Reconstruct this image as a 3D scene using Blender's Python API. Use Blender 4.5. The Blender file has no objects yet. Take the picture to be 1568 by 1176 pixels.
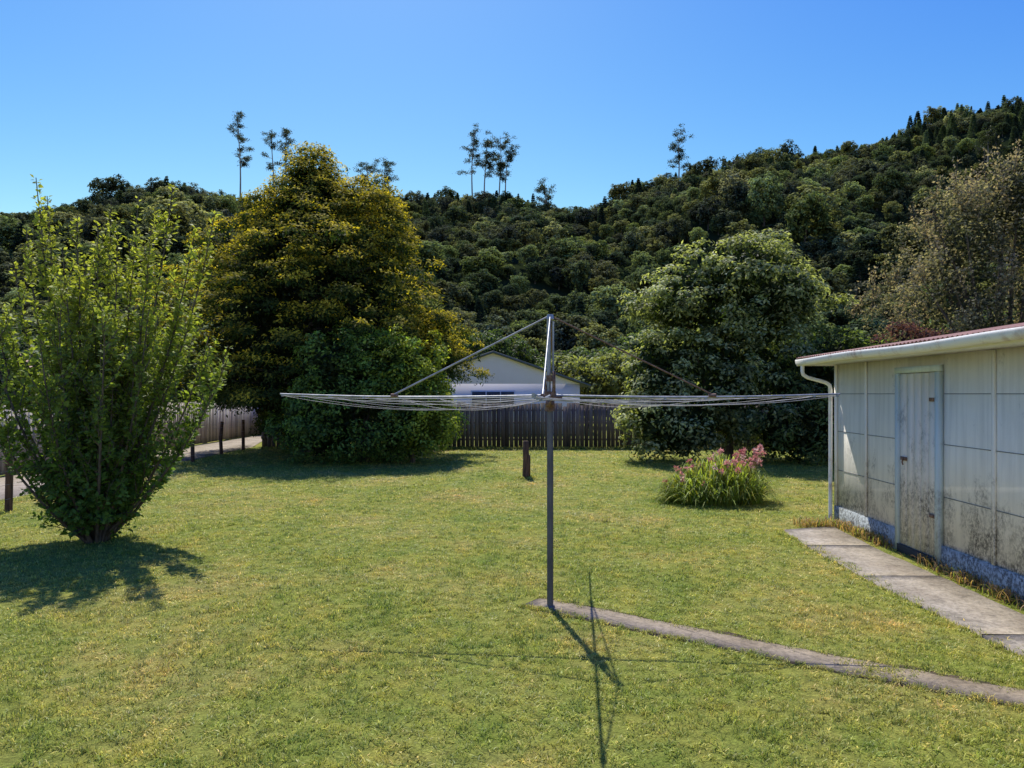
import bpy, math, numpy as np
from mathutils import Vector
R = np.random.default_rng(7)
scene = bpy.context.scene
FPX = 1089.0; HOR = 603.0; CH = 1.8
def norm(a):
    return a/np.maximum(np.linalg.norm(a,axis=-1,keepdims=True),1e-9)

# ------------------------------------------------------------ materials
def newmat(name):
    m=bpy.data.materials.new(name); m.use_nodes=True
    nt=m.node_tree; b=nt.nodes['Principled BSDF']; return m,nt,b
def N(nt,t,**k):
    n=nt.nodes.new(t)
    for a,v in k.items(): setattr(n,a,v)
    return n
def noise(nt,vec,scale,detail=4,rough=0.55):
    n=N(nt,'ShaderNodeTexNoise'); n.inputs['Scale'].default_value=scale
    n.inputs['Detail'].default_value=detail; n.inputs['Roughness'].default_value=rough
    if vec is not None: nt.links.new(vec,n.inputs['Vector'])
    return n.outputs['Fac']
def ramp(nt,fac,stops):
    r=N(nt,'ShaderNodeValToRGB'); e=r.color_ramp.elements
    while len(e)<len(stops): e.new(0.5)
    for i,(p,c) in enumerate(stops):
        e[i].position=p; e[i].color=(c,c,c,1) if not hasattr(c,'__len__') else (*c,1)
    nt.links.new(fac,r.inputs['Fac']); return r.outputs['Color']
def mix(nt,fac,a,b,mode='MIX'):
    m=N(nt,'ShaderNodeMix',data_type='RGBA',blend_type=mode)
    for s,v in ((m.inputs[0],fac),(m.inputs[6],a),(m.inputs[7],b)):
        if hasattr(v,'is_linked') or hasattr(v,'links'): nt.links.new(v,s)
        elif hasattr(v,'__len__'): s.default_value=(*v,1)
        else: s.default_value=v
    return m.outputs[2]
def pos(nt): return N(nt,'ShaderNodeNewGeometry').outputs['Position']
def objc(nt): return N(nt,'ShaderNodeTexCoord').outputs['Object']
def mapping(nt,vec,scale):
    m=N(nt,'ShaderNodeMapping'); m.inputs['Scale'].default_value=scale
    nt.links.new(vec,m.inputs['Vector']); return m.outputs[0]
def bump(nt,b,h,strength=0.3,dist=0.01):
    n=N(nt,'ShaderNodeBump'); n.inputs['Strength'].default_value=strength; n.inputs['Distance'].default_value=dist
    nt.links.new(h,n.inputs['Height']); nt.links.new(n.outputs[0],b.inputs['Normal'])

def simple(name,c1,c2,scale=6,rough=0.7,stretch=(1,1,1),bmp=0.2,metal=0,lo=0.35,hi=0.65,dist=0.01):
    m,nt,b=newmat(name); v=mapping(nt,objc(nt),stretch)
    f=noise(nt,v,scale,6,0.65)
    nt.links.new(ramp(nt,f,[(lo,c1),(hi,c2)]),b.inputs['Base Color'])
    b.inputs['Roughness'].default_value=rough; b.inputs['Metallic'].default_value=metal
    if bmp: bump(nt,b,f,bmp,dist)
    return m

def leafmat(name,trans=0.35,inst=None,gloss=0.45,tr_tint=(1.25,1.25,0.6),gain=1.0,spec=0.18):
    m,nt,b=newmat(name)
    a=N(nt,'ShaderNodeAttribute',attribute_name='tint').outputs['Color']
    if gain!=1.0: a=mix(nt,1.0,a,(gain,gain,gain),'MULTIPLY')
    if inst:
        oi=N(nt,'ShaderNodeObjectInfo').outputs['Random']
        a=mix(nt,1.0,a,ramp(nt,oi,inst),'MULTIPLY')
    nt.links.new(a,b.inputs['Base Color']); b.inputs['Roughness'].default_value=gloss
    b.inputs['Specular IOR Level'].default_value=spec
    if trans<=0: return m
    t=N(nt,'ShaderNodeBsdfTranslucent'); nt.links.new(mix(nt,1.0,a,tr_tint,'MULTIPLY'),t.inputs['Color'])
    ms=N(nt,'ShaderNodeMixShader'); ms.inputs[0].default_value=trans
    nt.links.new(b.outputs[0],ms.inputs[1]); nt.links.new(t.outputs[0],ms.inputs[2])
    nt.links.new(ms.outputs[0],nt.nodes['Material Output'].inputs['Surface'])
    return m
def lawn_color(nt,k=1.0):
    p=pos(nt); k=k*1.12
    big=noise(nt,p,0.55,5,0.6); mid=noise(nt,p,2.3,5,0.65); fine=noise(nt,p,11,3,0.6)
    c=ramp(nt,big,[(0.3,(0.315*k,0.385*k,0.068*k)),(0.5,(0.415*k,0.44*k,0.088*k)),(0.74,(0.58*k,0.485*k,0.16*k))])
    c2=ramp(nt,mid,[(0.3,(0.74,0.86,0.72)),(0.5,(1,1,1)),(0.74,(1.25,1.10,1.03))])
    c3=ramp(nt,fine,[(0.3,0.76),(0.7,1.22)])
    return mix(nt,1.0,mix(nt,1.0,c,c2,'MULTIPLY'),c3,'MULTIPLY')
# ground
M_ground,nt,b=newmat('lawn_soil')
p=pos(nt); c=lawn_color(nt,0.62)
c=mix(nt,1.0,c,ramp(nt,noise(nt,p,60,4,0.7),[(0.3,0.42),(0.7,1.3)]),'MULTIPLY')
nt.links.new(c,b.inputs['Base Color']); b.inputs['Roughness'].default_value=0.95; b.inputs['Specular IOR Level'].default_value=0.1
bump(nt,b,noise(nt,p,45,5,0.7),0.8,0.03)
# grass blade
M_grass,nt,b=newmat('grass_blades')
c=lawn_color(nt,1.0)
oi=N(nt,'ShaderNodeObjectInfo').outputs['Random']
c=mix(nt,1.0,c,ramp(nt,oi,[(0.0,(0.50,0.66,0.54)),(0.35,(0.90,0.95,0.88)),(0.8,(1.12,1.08,0.96)),(1.0,(1.5,1.36,1.5))]),'MULTIPLY')
c=mix(nt,1.0,c,N(nt,'ShaderNodeAttribute',attribute_name='tint').outputs['Color'],'MULTIPLY')
nt.links.new(c,b.inputs['Base Color']); b.inputs['Roughness'].default_value=0.45; b.inputs['Specular IOR Level'].default_value=0.3
t=N(nt,'ShaderNodeBsdfTranslucent'); nt.links.new(c,t.inputs['Color'])
ms=N(nt,'ShaderNodeMixShader'); ms.inputs[0].default_value=0.45
nt.links.new(b.outputs[0],ms.inputs[1]); nt.links.new(t.outputs[0],ms.inputs[2]); nt.links.new(ms.outputs[0],nt.nodes['Material Output'].inputs['Surface'])
# hill soil, coloured dark to shade the gaps between the trees
M_hill,nt,b=newmat('dark_hill_undergrowth')
nt.links.new(ramp(nt,noise(nt,pos(nt),0.25,8,0.7),[(0.3,(0.014,0.022,0.010)),(0.7,(0.035,0.048,0.020))]),b.inputs['Base Color']); b.inputs['Roughness'].default_value=1; b.inputs['Specular IOR Level'].default_value=0
# concrete
def concmat(name,k):
    m,nt,b=newmat(name); p=pos(nt)
    c=ramp(nt,noise(nt,p,1.6,7,0.7),[(0.3,(0.26*k[0],0.21*k[1],0.16*k[2])),(0.5,(0.38*k[0],0.33*k[1],0.26*k[2])),(0.7,(0.50*k[0],0.44*k[1],0.36*k[2]))])
    c=mix(nt,1.0,c,ramp(nt,noise(nt,p,28,5,0.8),[(0.35,0.55),(0.55,1.1)]),'MULTIPLY')
    c=mix(nt,ramp(nt,noise(nt,p,5.5,6,0.75),[(0.5,0.0),(0.70,0.7)]),c,(0.12*k[0],0.10*k[1],0.075*k[2]))
    nt.links.new(c,b.inputs['Base Color']); b.inputs['Roughness'].default_value=0.9; bump(nt,b,noise(nt,p,40,6,0.7),0.6,0.01); return m
M_conc=concmat('old_concrete',(1,.97,.93)); M_conc2=concmat('dirty_concrete',(.74,.68,.60))
# fibre cement wall with mildew
def wallmat(name,base,stain_amt=1.0,zfade=1.2,off=0.0):
    m,nt,b=newmat(name); p=pos(nt)
    sep=N(nt,'ShaderNodeSeparateXYZ'); nt.links.new(p,sep.inputs[0])
    zr=N(nt,'ShaderNodeMapRange'); zr.inputs['From Min'].default_value=0.15; zr.inputs['From Max'].default_value=zfade
    zr.inputs['To Min'].default_value=0.25*stain_amt; zr.inputs['To Max'].default_value=-0.04+off
    nt.links.new(sep.outputs['Z'],zr.inputs['Value'])
    n1=noise(nt,mapping(nt,p,(1,1,0.7)),2.6,9,0.72)
    ad=N(nt,'ShaderNodeMath',operation='ADD'); nt.links.new(n1,ad.inputs[0]); nt.links.new(zr.outputs[0],ad.inputs[1])
    st=ramp(nt,ad.outputs[0],[(0.55,0.0),(0.62,0.35),(0.76,0.9)])
    spk=ramp(nt,noise(nt,mapping(nt,p,(1,1,.7)),34,7,0.8),[(0.44,0.10),(0.55,1.0)])
    fac=mix(nt,1.0,st,spk,'MULTIPLY')
    streak=ramp(nt,noise(nt,mapping(nt,p,(9,9,0.6)),1.5,5,0.6),[(0.35,0.86),(0.6,1.0)])
    c=mix(nt,1.0,base,streak,'MULTIPLY')
    c=mix(nt,1.0,c,ramp(nt,noise(nt,p,1.2,4),[(0.3,(0.93,0.91,0.87)),(0.7,(1,1,1))]),'MULTIPLY')
    c=mix(nt,fac,c,(0.055,0.052,0.048))
    nt.links.new(c,b.inputs['Base Color']); b.inputs['Roughness'].default_value=0.75
    bump(nt,b,noise(nt,p,30,6,0.7),0.25,0.006); return m
M_wall=wallmat('weathered_fibre_cement',(0.95,0.91,0.83),0.85,1.2)
M_base=wallmat('flaking_blue_plinth',(0.52,0.58,0.60),1.1,0.5,.08)
M_blue=wallmat('faded_blue_trim',(0.60,0.70,0.73),0.5,0.9)
M_door=wallmat('weathered_door_wood',(0.86,0.80,0.71),0.8,2.0)
M_white=simple('white_paint',(0.80,0.77,0.70),(0.88,0.86,0.80),5,0.5)
M_gutter=simple('gutter_paint',(0.52,0.40,0.34),(0.86,0.83,0.77),3,0.5,(1,1,1),0.1,0,0.32,0.46)
M_rust=simple('rusty_red_roof_iron',(0.16,0.06,0.04),(0.40,0.20,0.15),3,0.6,(1,1,1),0.1)
M_dark=simple('near_black',(0.02,0.02,0.02),(0.04,0.04,0.035),8,0.9)  # plain near-black material, used on the door step
M_joint=simple('panel_joint',(0.16,0.15,0.14),(0.24,0.23,0.21),8,0.9)
M_galv=simple('galvanised_steel',(0.22,0.23,0.24),(0.44,0.45,0.46),12,0.5,(1,1,0.3),0.1,0.5)
M_pole=simple('painted_steel_pole',(0.075,0.075,0.085),(0.14,0.14,0.15),14,0.55,(1,1,0.25),0.15,0.2)
M_rusty=simple('rusted_steel',(0.12,0.06,0.035),(0.30,0.19,0.13),30,0.8,(1,1,1),0.2,0.2)
M_line=simple('plastic_coated_line',(0.26,0.25,0.235),(0.50,0.48,0.45),5,0.6,(1,1,1),0)
M_bark=simple('bark',(0.06,0.045,0.032),(0.17,0.135,0.10),9,0.95,(3,3,0.5),0.7,0,0.35,0.65,0.03)
M_palebark=simple('pale_bark',(0.18,0.15,0.12),(0.38,0.34,0.29),3,0.9,(2,2,0.5),0.3)
M_post=simple('old_timber_post',(0.035,0.02,0.014),(0.20,0.105,0.055),7,0.9,(4,4,0.5),0.5)
M_houseroof=simple('green_grey_roof',(0.08,0.10,0.08),(0.12,0.14,0.12),3,0.6)
M_glass=simple('window_glass',(0.05,0.05,0.045),(0.09,0.09,0.08),2,0.6,(1,1,1),0)
M_houseW=simple('cream_weatherboard',(0.90,0.83,0.71),(0.93,0.87,0.76),2,0.7)
M_leaf=leafmat('leaf',0.45,None,0.55,(1.6,1.6,0.6),2.1); M_conleaf=leafmat('conifer_foliage',0.43,None,0.7,(1.3,1.30,0.45),1.5,0.1)
M_rleaf=leafmat('russet_foliage',0.45,None,0.8,(1.15,1.15,0.7),1.75,0.08)
M_petal=leafmat('petal',0.45,None,0.5,(1.1,0.95,0.95))
M_forest=leafmat('forest_foliage',0.35,[(0.0,(0.45,0.56,0.62)),(0.3,(0.80,0.90,0.84)),(0.5,(1.1,1.1,0.95)),(0.75,(1.6,1.6,1.0)),(0.92,(2.2,2.15,1.5)),(1.0,(3.0,2.8,2.4))],0.8,(1.25,1.25,0.8),2.3,0.05)

# ------------------------------------------------------------ mesh builder
class B:
    def __init__(s): s.V=[];s.F=[];s.M=[];s.C=[];s.n=0
    def add(s,v,f,m=0,c=(1,1,1)):
        v=np.asarray(v,float).reshape(-1,3); f=np.asarray(f,int).reshape(-1,4)
        s.V.append(v); s.F.append(f+s.n); s.M.append(np.full(len(f),m))
        c=np.asarray(c,float)
        s.C.append(np.tile(c,(len(v),1)) if c.ndim==1 else c); s.n+=len(v)
    def box(s,lo,hi,m=0,c=(1,1,1),taper=None):
        x0,y0,z0=lo;x1,y1,z1=hi
        v=np.array([[x0,y0,z0],[x1,y0,z0],[x1,y1,z0],[x0,y1,z0],[x0,y0,z1],[x1,y0,z1],[x1,y1,z1],[x0,y1,z1]],float)
        f=[[0,3,2,1],[4,5,6,7],[0,1,5,4],[1,2,6,5],[2,3,7,6],[3,0,4,7]]
        s.add(v,f,m,c); return v
    def tube(s,pts,rad,m=0,n=6,c=(1,1,1)):
        pts=np.asarray(pts,float); k=len(pts); rad=np.broadcast_to(np.asarray(rad,float),(k,))
        t=norm(np.gradient(pts,axis=0)); ref=np.array([0,0,1.]) if abs(t[0][2])<0.9 else np.array([1.,0,0])
        u=norm(np.cross(t,ref)); w=np.cross(t,u); a=np.linspace(0,2*np.pi,n,endpoint=False)
        ring=pts[:,None]+rad[:,None,None]*(np.cos(a)[None,:,None]*u[:,None]+np.sin(a)[None,:,None]*w[:,None])
        v=ring.reshape(-1,3); i=np.arange(k-1)[:,None]*n; j=np.arange(n)[None]; j2=(j+1)%n
        f=np.stack([i+j,i+j2,i+n+j2,i+n+j],-1).reshape(-1,4)
        s.add(v,f,m,c)
        for e,base in ((0,0),(k-1,(k-1)*n)):
            vv=np.vstack([ring[e],pts[e]])
            if n%2==0:
                ff=[[q,(q+1)%n,(q+2)%n,n] for q in range(0,n,2)]
                s.add(vv,ff,m,c)
    def leaves(s,P,Nn,L,W,C,m=0,rng=R,D=None):
        k=len(P); L=np.broadcast_to(L,(k,))[:,None]; W=np.broadcast_to(W,(k,))[:,None]
        Nn=norm(Nn)
        if D is None: D=rng.normal(size=(k,3))
        D=norm(D-np.sum(D*Nn,1,keepdims=True)*Nn); S=np.cross(Nn,D)
        v=np.stack([P,P+D*L*.45+S*W*.5+Nn*L*.08,P+D*L,P+D*L*.45-S*W*.5+Nn*L*.08],1).reshape(-1,3)
        s.add(v,np.arange(4*k).reshape(-1,4),m,np.repeat(np.broadcast_to(C,(k,3)),4,0))
    def build(s,name,mats,smooth=False,parent=None,link=True):
        me=bpy.data.meshes.new(name); V=np.vstack(s.V); F=np.vstack(s.F); Mi=np.concatenate(s.M); C=np.vstack(s.C)
        me.vertices.add(len(V)); me.vertices.foreach_set('co',V.ravel().astype(np.float32))
        me.loops.add(F.size); me.loops.foreach_set('vertex_index',F.ravel().astype(np.int32))
        me.polygons.add(len(F)); me.polygons.foreach_set('loop_start',(np.arange(len(F))*4).astype(np.int32))
        me.polygons.foreach_set('material_index',Mi.astype(np.int32))
        if smooth: me.polygons.foreach_set('use_smooth',np.ones(len(F),bool))
        at=me.attributes.new('tint','FLOAT_COLOR','POINT')
        at.data.foreach_set('color',np.hstack([C,np.ones((len(C),1))]).ravel().astype(np.float32))
        for q in mats: me.materials.append(q)
        me.update(calc_edges=True)
        o=bpy.data.objects.new(name,me)
        if link: scene.collection.objects.link(o)
        if parent: o.parent=parent
        return o
def empty(name,loc=(0,0,0),rz=0):
    e=bpy.data.objects.new(name,None); e.location=loc; e.rotation_euler=(0,0,rz); e.empty_display_size=0.3
    scene.collection.objects.link(e); return e

def sphere_dirs(n,rng):
    return norm(rng.normal(size=(n,3)))
def crown(b,lobes,cr,cpm,lpc,L,W,hi,lo,rng,mat=0,up=0.5,jit=0.45,flat=0.75,zmin=0.05,fill=0.35,rough=0.12,keep=1.0):
    hi=np.array(hi);lo=np.array(lo); cl=[]
    for l in lobes:
        c=np.array(l[:3]);r=np.array(l[3:6]); area=4*np.pi*((r[0]*r[1])**1.6/3+(r[0]*r[2])**1.6/3+(r[1]*r[2])**1.6/3)**(1/1.6)
        n=max(4,int(area*cpm)); u=sphere_dirs(n,rng)
        rr=1+rough*(np.sin(u[:,0]*5+c[0])+np.sin(u[:,1]*6+c[1]*3)+np.sin(u[:,2]*5.5+c[2]*2))*0.6
        P=c+r*u*(rr*rng.uniform(0.82,1.08,n))[:,None]
        ok=np.ones(n,bool)
        for m2 in lobes:
            if m2 is l: continue
            ok&=np.linalg.norm((P-np.array(m2[:3]))/np.array(m2[3:6]),axis=1)>0.78
        ok&=(P[:,2]>zmin)&(rng.random(n)<keep)
        nu=norm(u/r)
        cl.append((P[ok],nu[ok]))
    P=np.vstack([a for a,_ in cl]);U=np.vstack([a for _,a in cl]); n=len(P)
    crs=cr*rng.uniform(0.6,1.35,n); cb=rng.uniform(0.75,1.25,n)
    idx=np.repeat(np.arange(n),np.maximum(3,(lpc*(crs/cr)**2).astype(int))); k=len(idx)
    v=norm(rng.normal(size=(k,3))+0.8*U[idx]+np.array([0,0,up]))
    rad=rng.uniform(0.45,1.05,k)
    Q=P[idx]+v*(crs[idx]*rad)[:,None]*np.array([1,1,flat])
    Nn=norm(v*0.8+np.array([0,0,0.35])+rng.normal(size=(k,3))*jit)
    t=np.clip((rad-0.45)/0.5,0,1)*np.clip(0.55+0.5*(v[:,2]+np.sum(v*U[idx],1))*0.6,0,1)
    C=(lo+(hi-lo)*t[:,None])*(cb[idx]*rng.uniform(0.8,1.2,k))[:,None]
    good=Q[:,2]>zmin
    b.leaves(Q[good],Nn[good],(L*rng.uniform(0.7,1.3,k))[good],(W*rng.uniform(0.7,1.2,k))[good],C[good],mat,rng)
    if fill>0:
        for l in lobes:
            c=np.array(l[:3]);r=np.array(l[3:6]); nf=int(k*fill/len(lobes))
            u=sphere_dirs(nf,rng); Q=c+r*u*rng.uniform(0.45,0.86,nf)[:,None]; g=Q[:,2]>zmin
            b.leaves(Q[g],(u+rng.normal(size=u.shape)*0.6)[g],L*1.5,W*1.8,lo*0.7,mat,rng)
    return P
def limbs(b,base,targets,r0,rng,mat=1,trunk_h=1.0,n=6):
    base=np.array(base,float); top=base+np.array([rng.normal()*0.1,rng.normal()*0.1,trunk_h])
    b.tube([base-[0,0,0.1],base+[0,0,0.1],base+(top-base)*0.5+[0.03,0.02,0],top],[r0*1.4,r0*1.1,r0*0.95,r0*0.85],mat,8)
    for t in targets:
        t=np.array(t); mid=top+(t-top)*0.5+rng.normal(size=3)*0.12*np.linalg.norm(t-top)*0.5+np.array([0,0,0.1])
        s=np.linspace(0,1,6)[:,None]; pts=(1-s)**2*(top-[0,0,0.15])+2*s*(1-s)*mid+s**2*t
        b.tube(pts,np.linspace(r0*0.6,r0*0.08,6),mat,n)

# ------------------------------------------------------------ GN instancer
def instancer(name,P,rot,scl,idx,objs):
    coll=bpy.data.collections.new(name+'_parts')
    for o in objs: coll.objects.link(o)
    me=bpy.data.meshes.new(name); k=len(P); me.vertices.add(k); me.vertices.foreach_set('co',P.ravel().astype(np.float32))
    a=me.attributes.new('rot','FLOAT_VECTOR','POINT'); a.data.foreach_set('vector',rot.ravel().astype(np.float32))
    a=me.attributes.new('scl','FLOAT_VECTOR','POINT'); a.data.foreach_set('vector',scl.ravel().astype(np.float32))
    a=me.attributes.new('idx','INT','POINT'); a.data.foreach_set('value',idx.astype(np.int32))
    o=bpy.data.objects.new(name,me); scene.collection.objects.link(o)
    ng=bpy.data.node_groups.new(name,'GeometryNodeTree')
    ng.interface.new_socket('Geometry',in_out='INPUT',socket_type='NodeSocketGeometry')
    ng.interface.new_socket('Geometry',in_out='OUTPUT',socket_type='NodeSocketGeometry')
    gi=ng.nodes.new('NodeGroupInput'); go=ng.nodes.new('NodeGroupOutput')
    ip=ng.nodes.new('GeometryNodeInstanceOnPoints'); ci=ng.nodes.new('GeometryNodeCollectionInfo')
    ci.inputs['Collection'].default_value=coll; ci.inputs['Separate Children'].default_value=True; ci.inputs['Reset Children'].default_value=True
    def at(nm,t):
        n=ng.nodes.new('GeometryNodeInputNamedAttribute'); n.data_type=t; n.inputs['Name'].default_value=nm; return n.outputs['Attribute']
    e=ng.nodes.new('FunctionNodeEulerToRotation')
    L=ng.links.new
    L(gi.outputs[0],ip.inputs['Points']); L(ci.outputs[0],ip.inputs['Instance']); ip.inputs['Pick Instance'].default_value=True
    L(at('idx','INT'),ip.inputs['Instance Index']); L(at('rot','FLOAT_VECTOR'),e.inputs[0]); L(e.outputs[0],ip.inputs['Rotation'])
    L(at('scl','FLOAT_VECTOR'),ip.inputs['Scale']); L(ip.outputs[0],go.inputs[0])
    md=o.modifiers.new('instances','NODES'); md.node_group=ng
    return o

# ------------------------------------------------------------ ground
b=B(); S=3000; b.add([[-S,-S,0],[S,-S,0],[S,S,0],[-S,S,0]],[[0,1,2,3]]); b.build('ground',[M_ground])

# ------------------------------------------------------------ hill
rp=np.array([[-900,450],[-300,430],[-60,400],[0,378],[60,338],[160,316],[270,288],[340,302],[460,306],[600,300],[640,308],[700,296],[780,302],[870,318],[930,308],[960,284],[1030,262],[1100,252],[1180,240],[1300,217],[1350,212],[1390,188],[1430,168],[1568,146],[1800,120],[2500,160]],float)
RY=230.0
rX=(rp[:,0]-784)/FPX*RY; rH=(HOR-rp[:,1])/FPX*RY+CH-4.6
def hn(x,y):
    return (np.sin(x*0.045+0.6*np.sin(y*0.03))*np.cos(y*0.035+1)+0.5*np.sin(x*0.11+y*0.05+2)+0.35*np.sin(y*0.12-x*0.07))
def hill_h(x,y):
    hr=np.interp(x,rX,rH); foot=58+8*np.sin(x*0.03)
    t=np.clip((y-foot)/(RY-foot),0,1)
    h=hr*t
    h=h+hn(x,y)*5.6*np.sin(np.pi*np.clip(t,0,1))**0.8
    back=np.clip((y-RY)/120,0,1); h=h*(1-0.8*back**1.5)
    return np.where(y<foot,-0.05,h)
gx=np.arange(-420,421,5.0); gy=np.arange(45,351,5.0); X,Y=np.meshgrid(gx,gy); Z=hill_h(X,Y)
nx=len(gx); ny=len(gy); i=np.arange(ny-1)[:,None]*nx; j=np.arange(nx-1)[None]
F=np.stack([i+j,i+j+1,i+nx+j+1,i+nx+j],-1).reshape(-1,4)
b=B(); b.add(np.stack([X,Y,Z],-1).reshape(-1,3),F); b.build('hill',[M_hill],True)

def tmpl_round(i):
    r=np.random.default_rng(100+i); b=B()
    lob=[(0,0,3.2,2.0,2.0,1.9)]+[(r.uniform(-1.3,1.3),r.uniform(-1.3,1.3),r.uniform(1.8,4.4),r.uniform(0.9,1.5),r.uniform(0.9,1.5),r.uniform(0.8,1.2)) for _ in range(4)]
    g=[(0.070,0.088,0.040),(0.058,0.074,0.038),(0.085,0.090,0.044),(0.066,0.070,0.048),(0.095,0.103,0.060),(0.06,0.080,0.044)][i%6]
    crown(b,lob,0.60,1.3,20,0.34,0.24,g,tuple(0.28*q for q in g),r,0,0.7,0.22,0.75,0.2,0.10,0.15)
    b.tube([(0,0,-1.5),(0,0,1),(0.1,0,3)],[0.22,0.16,0.06],1,5)
    return b.build('forest_tree',[M_forest,M_bark],link=False)
def tmpl_pine(i):
    r=np.random.default_rng(200+i); b=B(); H=8.5; k=1500
    z=r.random(k)**0.8*H; lay=np.floor(z/0.75)*0.75+0.25*r.random(k); z=np.clip(lay,0.8,H)
    rr=(1-z/H)**0.85*2.0*(0.35+0.75*r.random(k)); a=r.uniform(0,6.28,k)+np.sin(z*3)
    P=np.stack([rr*np.cos(a),rr*np.sin(a),z-0.12*rr],1); D=np.stack([np.cos(a),np.sin(a),0.15+0*a],1)
    Nn=np.array([0,0,1.])+r.normal(size=(k,3))*0.5
    C=np.array([0.028,0.040,0.028])*r.uniform(0.6,1.4,k)[:,None]
    b.leaves(P,Nn,0.6,0.28,C,0,r,D); b.tube([(0,0,-1.5),(0,0,4),(0,0,H+.2)],[0.18,0.1,0.03],1,5)
    return b.build('forest_pine',[M_forest,M_bark],link=False)
T=[tmpl_pine(0),tmpl_pine(1)]+[tmpl_round(i) for i in range(6)]
r=np.random.default_rng(5)
xs=np.arange(-330,331,3.4); ys=np.arange(52,250,3.7); X,Y=np.meshgrid(xs,ys)
X=(X+r.uniform(-1.5,1.5,X.shape)).ravel(); Y=(Y+r.uniform(-1.6,1.6,Y.shape)).ravel()
vis=np.abs(X)<Y*0.95+25; X=X[vis];Y=Y[vis]; Z=hill_h(X,Y)
k=len(X); patch=.5+.5*np.sin(X*.09+2*np.sin(Y*.05))*np.sin(Y*.08+1.5*np.sin(X*.045))
s=(0.5+0.42*patch)*r.uniform(0.7,1.35,k)*np.where(r.random(k)<0.08,1.5,1.0)
s=np.where((X>150)|(Y<75),np.minimum(s,1.0),s)
idx=np.where(r.random(k)<.6,2+np.clip((patch*6).astype(int),0,5),r.integers(2,8,k))
pz=np.where(Y>205,0.25,0.04)+0.35*((X>110)&(Y>185)); pm=r.random(k)<pz; idx[pm]=r.integers(0,2,pm.sum()); 
s=np.where(pm,np.clip(s,.45,.9)*0.8,s)
rot=np.stack([r.normal(0,.06,k),r.normal(0,.06,k),r.uniform(0,6.28,k)],1); scl=np.stack([s*r.uniform(.8,1.25,k),s*r.uniform(.8,1.25,k),s*r.uniform(.8,1.2,k)],1)
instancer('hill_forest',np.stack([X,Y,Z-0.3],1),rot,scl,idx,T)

def gum(px,ytop,seed,yy=222.0,spread=3.2,full=1.0,z0=None):
    r=np.random.default_rng(seed); x=(px-784)/FPX*yy; top=(HOR-ytop)/FPX*yy+CH; g=float(hill_h(np.array(x),np.array(yy)))
    b=B(); H=top-g; n=9; s=np.linspace(0,1,n)
    w=np.stack([np.sin(s*3+seed)*0.9*s,np.cos(s*2.5+seed)*0.7*s,s*H*0.97],1)
    b.tube(w,np.linspace(0.30,0.07,n),1,6)
    nb=int(13*full)
    for q in range(nb):
        t=0.46+0.50*q/max(1,nb-1)+r.normal()*.02; p0=np.array([np.interp(t,s,w[:,c]) for c in range(3)]); a=r.uniform(0,6.28); l=spread*r.uniform(0.25,1.2)*(1.1-0.4*t)
        p2=p0+np.array([math.cos(a)*l,math.sin(a)*l,l*r.uniform(0.2,1.1)]); p1=(p0+p2)/2+np.array([0,0,-0.2])
        b.tube([p0,p1,p2],[0.08,0.06,0.03],1,4)
        for c in (p2,p1+(p2-p1)*0.4,p2+r.normal(size=3)*0.7):
            kk=r.integers(30,95); Q=c+r.normal(size=(kk,3))*np.array([0.50,0.50,0.26])
            b.leaves(Q,r.normal(size=(kk,3)),0.38,0.22,np.array([0.020,0.026,0.016])*r.uniform(.6,1.4,(kk,1)),0,r)
    o=b.build('gum_tree',[M_leaf,M_palebark]); o.location=(x,yy,g)
for a in [(367,170,1,222,3.6,1.5),(420,196,2,224,2.8,.9),(440,190,3,226,3.4,1.2),(724,194,4,222,2.6,1.3),(742,208,5,220,3.0,1.4),(764,205,6,224,3.4,1.6),(775,226,61,222,3.0,1.1),
          (1038,202,7,214,2.6,1.1),(566,252,8,220,4.5,1.2),(592,250,9,221,4.2,1.1),(1122,240,10,170,3.4,1.),(1510,200,13,180,3,1),(836,285,14,220,2.6,1.)]:
    gum(a[0],a[1],a[2],float(a[3]),a[4],a[5])

# ------------------------------------------------------------ golden conifer
r=np.random.default_rng(11); b=B(); cx,cy=-6.15,22.0
prof=np.array([[0.2,0.9],[0.9,1.3],[1.5,2.5],[2.2,3.6],[3,3.8],[4,3.75],[5.2,3.3],[6.3,2.5],[7.3,1.6],[8.2,0.9],[9.0,0.35],[9.5,0.05]])
n=1250; z=r.uniform(0.4,9.3,n)**1.0; acc=r.random(n)<(np.interp(z,prof[:,0],prof[:,1])/3.8+0.12); z=z[acc]; n=len(z)
a=r.uniform(0,2*np.pi,n); rr=np.interp(z,prof[:,0],prof[:,1])
rr=rr*(1+0.13*np.sin(3*a+z*0.8)+0.11*np.sin(5*a-z*1.7)+0.09*np.sin(9*a+z*3))*r.uniform(0.74,1.15,n)
P=np.stack([cx+rr*np.cos(a),cy+rr*np.sin(a),z],1); U=norm(np.stack([np.cos(a),np.sin(a),0.45+0*a],1))
n2=150; u=sphere_dirs(n2,r); P2=np.array([cx+1.75,cy-0.3,6.5])+u*np.array([1.05,1.1,1.65])*r.uniform(.8,1.1,(n2,1)); P=np.vstack([P,P2]); U=np.vstack([U,norm(u+[0,0,.3])])
n2=80; u=sphere_dirs(n2,r); P2=np.array([cx+3.5,cy-1.5,3.2])+u*np.array([0.9,0.9,.9])*r.uniform(.8,1.1,(n2,1)); P=np.vstack([P,P2]); U=np.vstack([U,norm(u+[0,0,.3])])
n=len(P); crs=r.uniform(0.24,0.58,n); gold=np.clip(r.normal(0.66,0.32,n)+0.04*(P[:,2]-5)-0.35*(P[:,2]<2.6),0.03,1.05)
idx=np.repeat(np.arange(n),(88*(crs/0.38)**2).astype(int)+20); k=len(idx)
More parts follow.
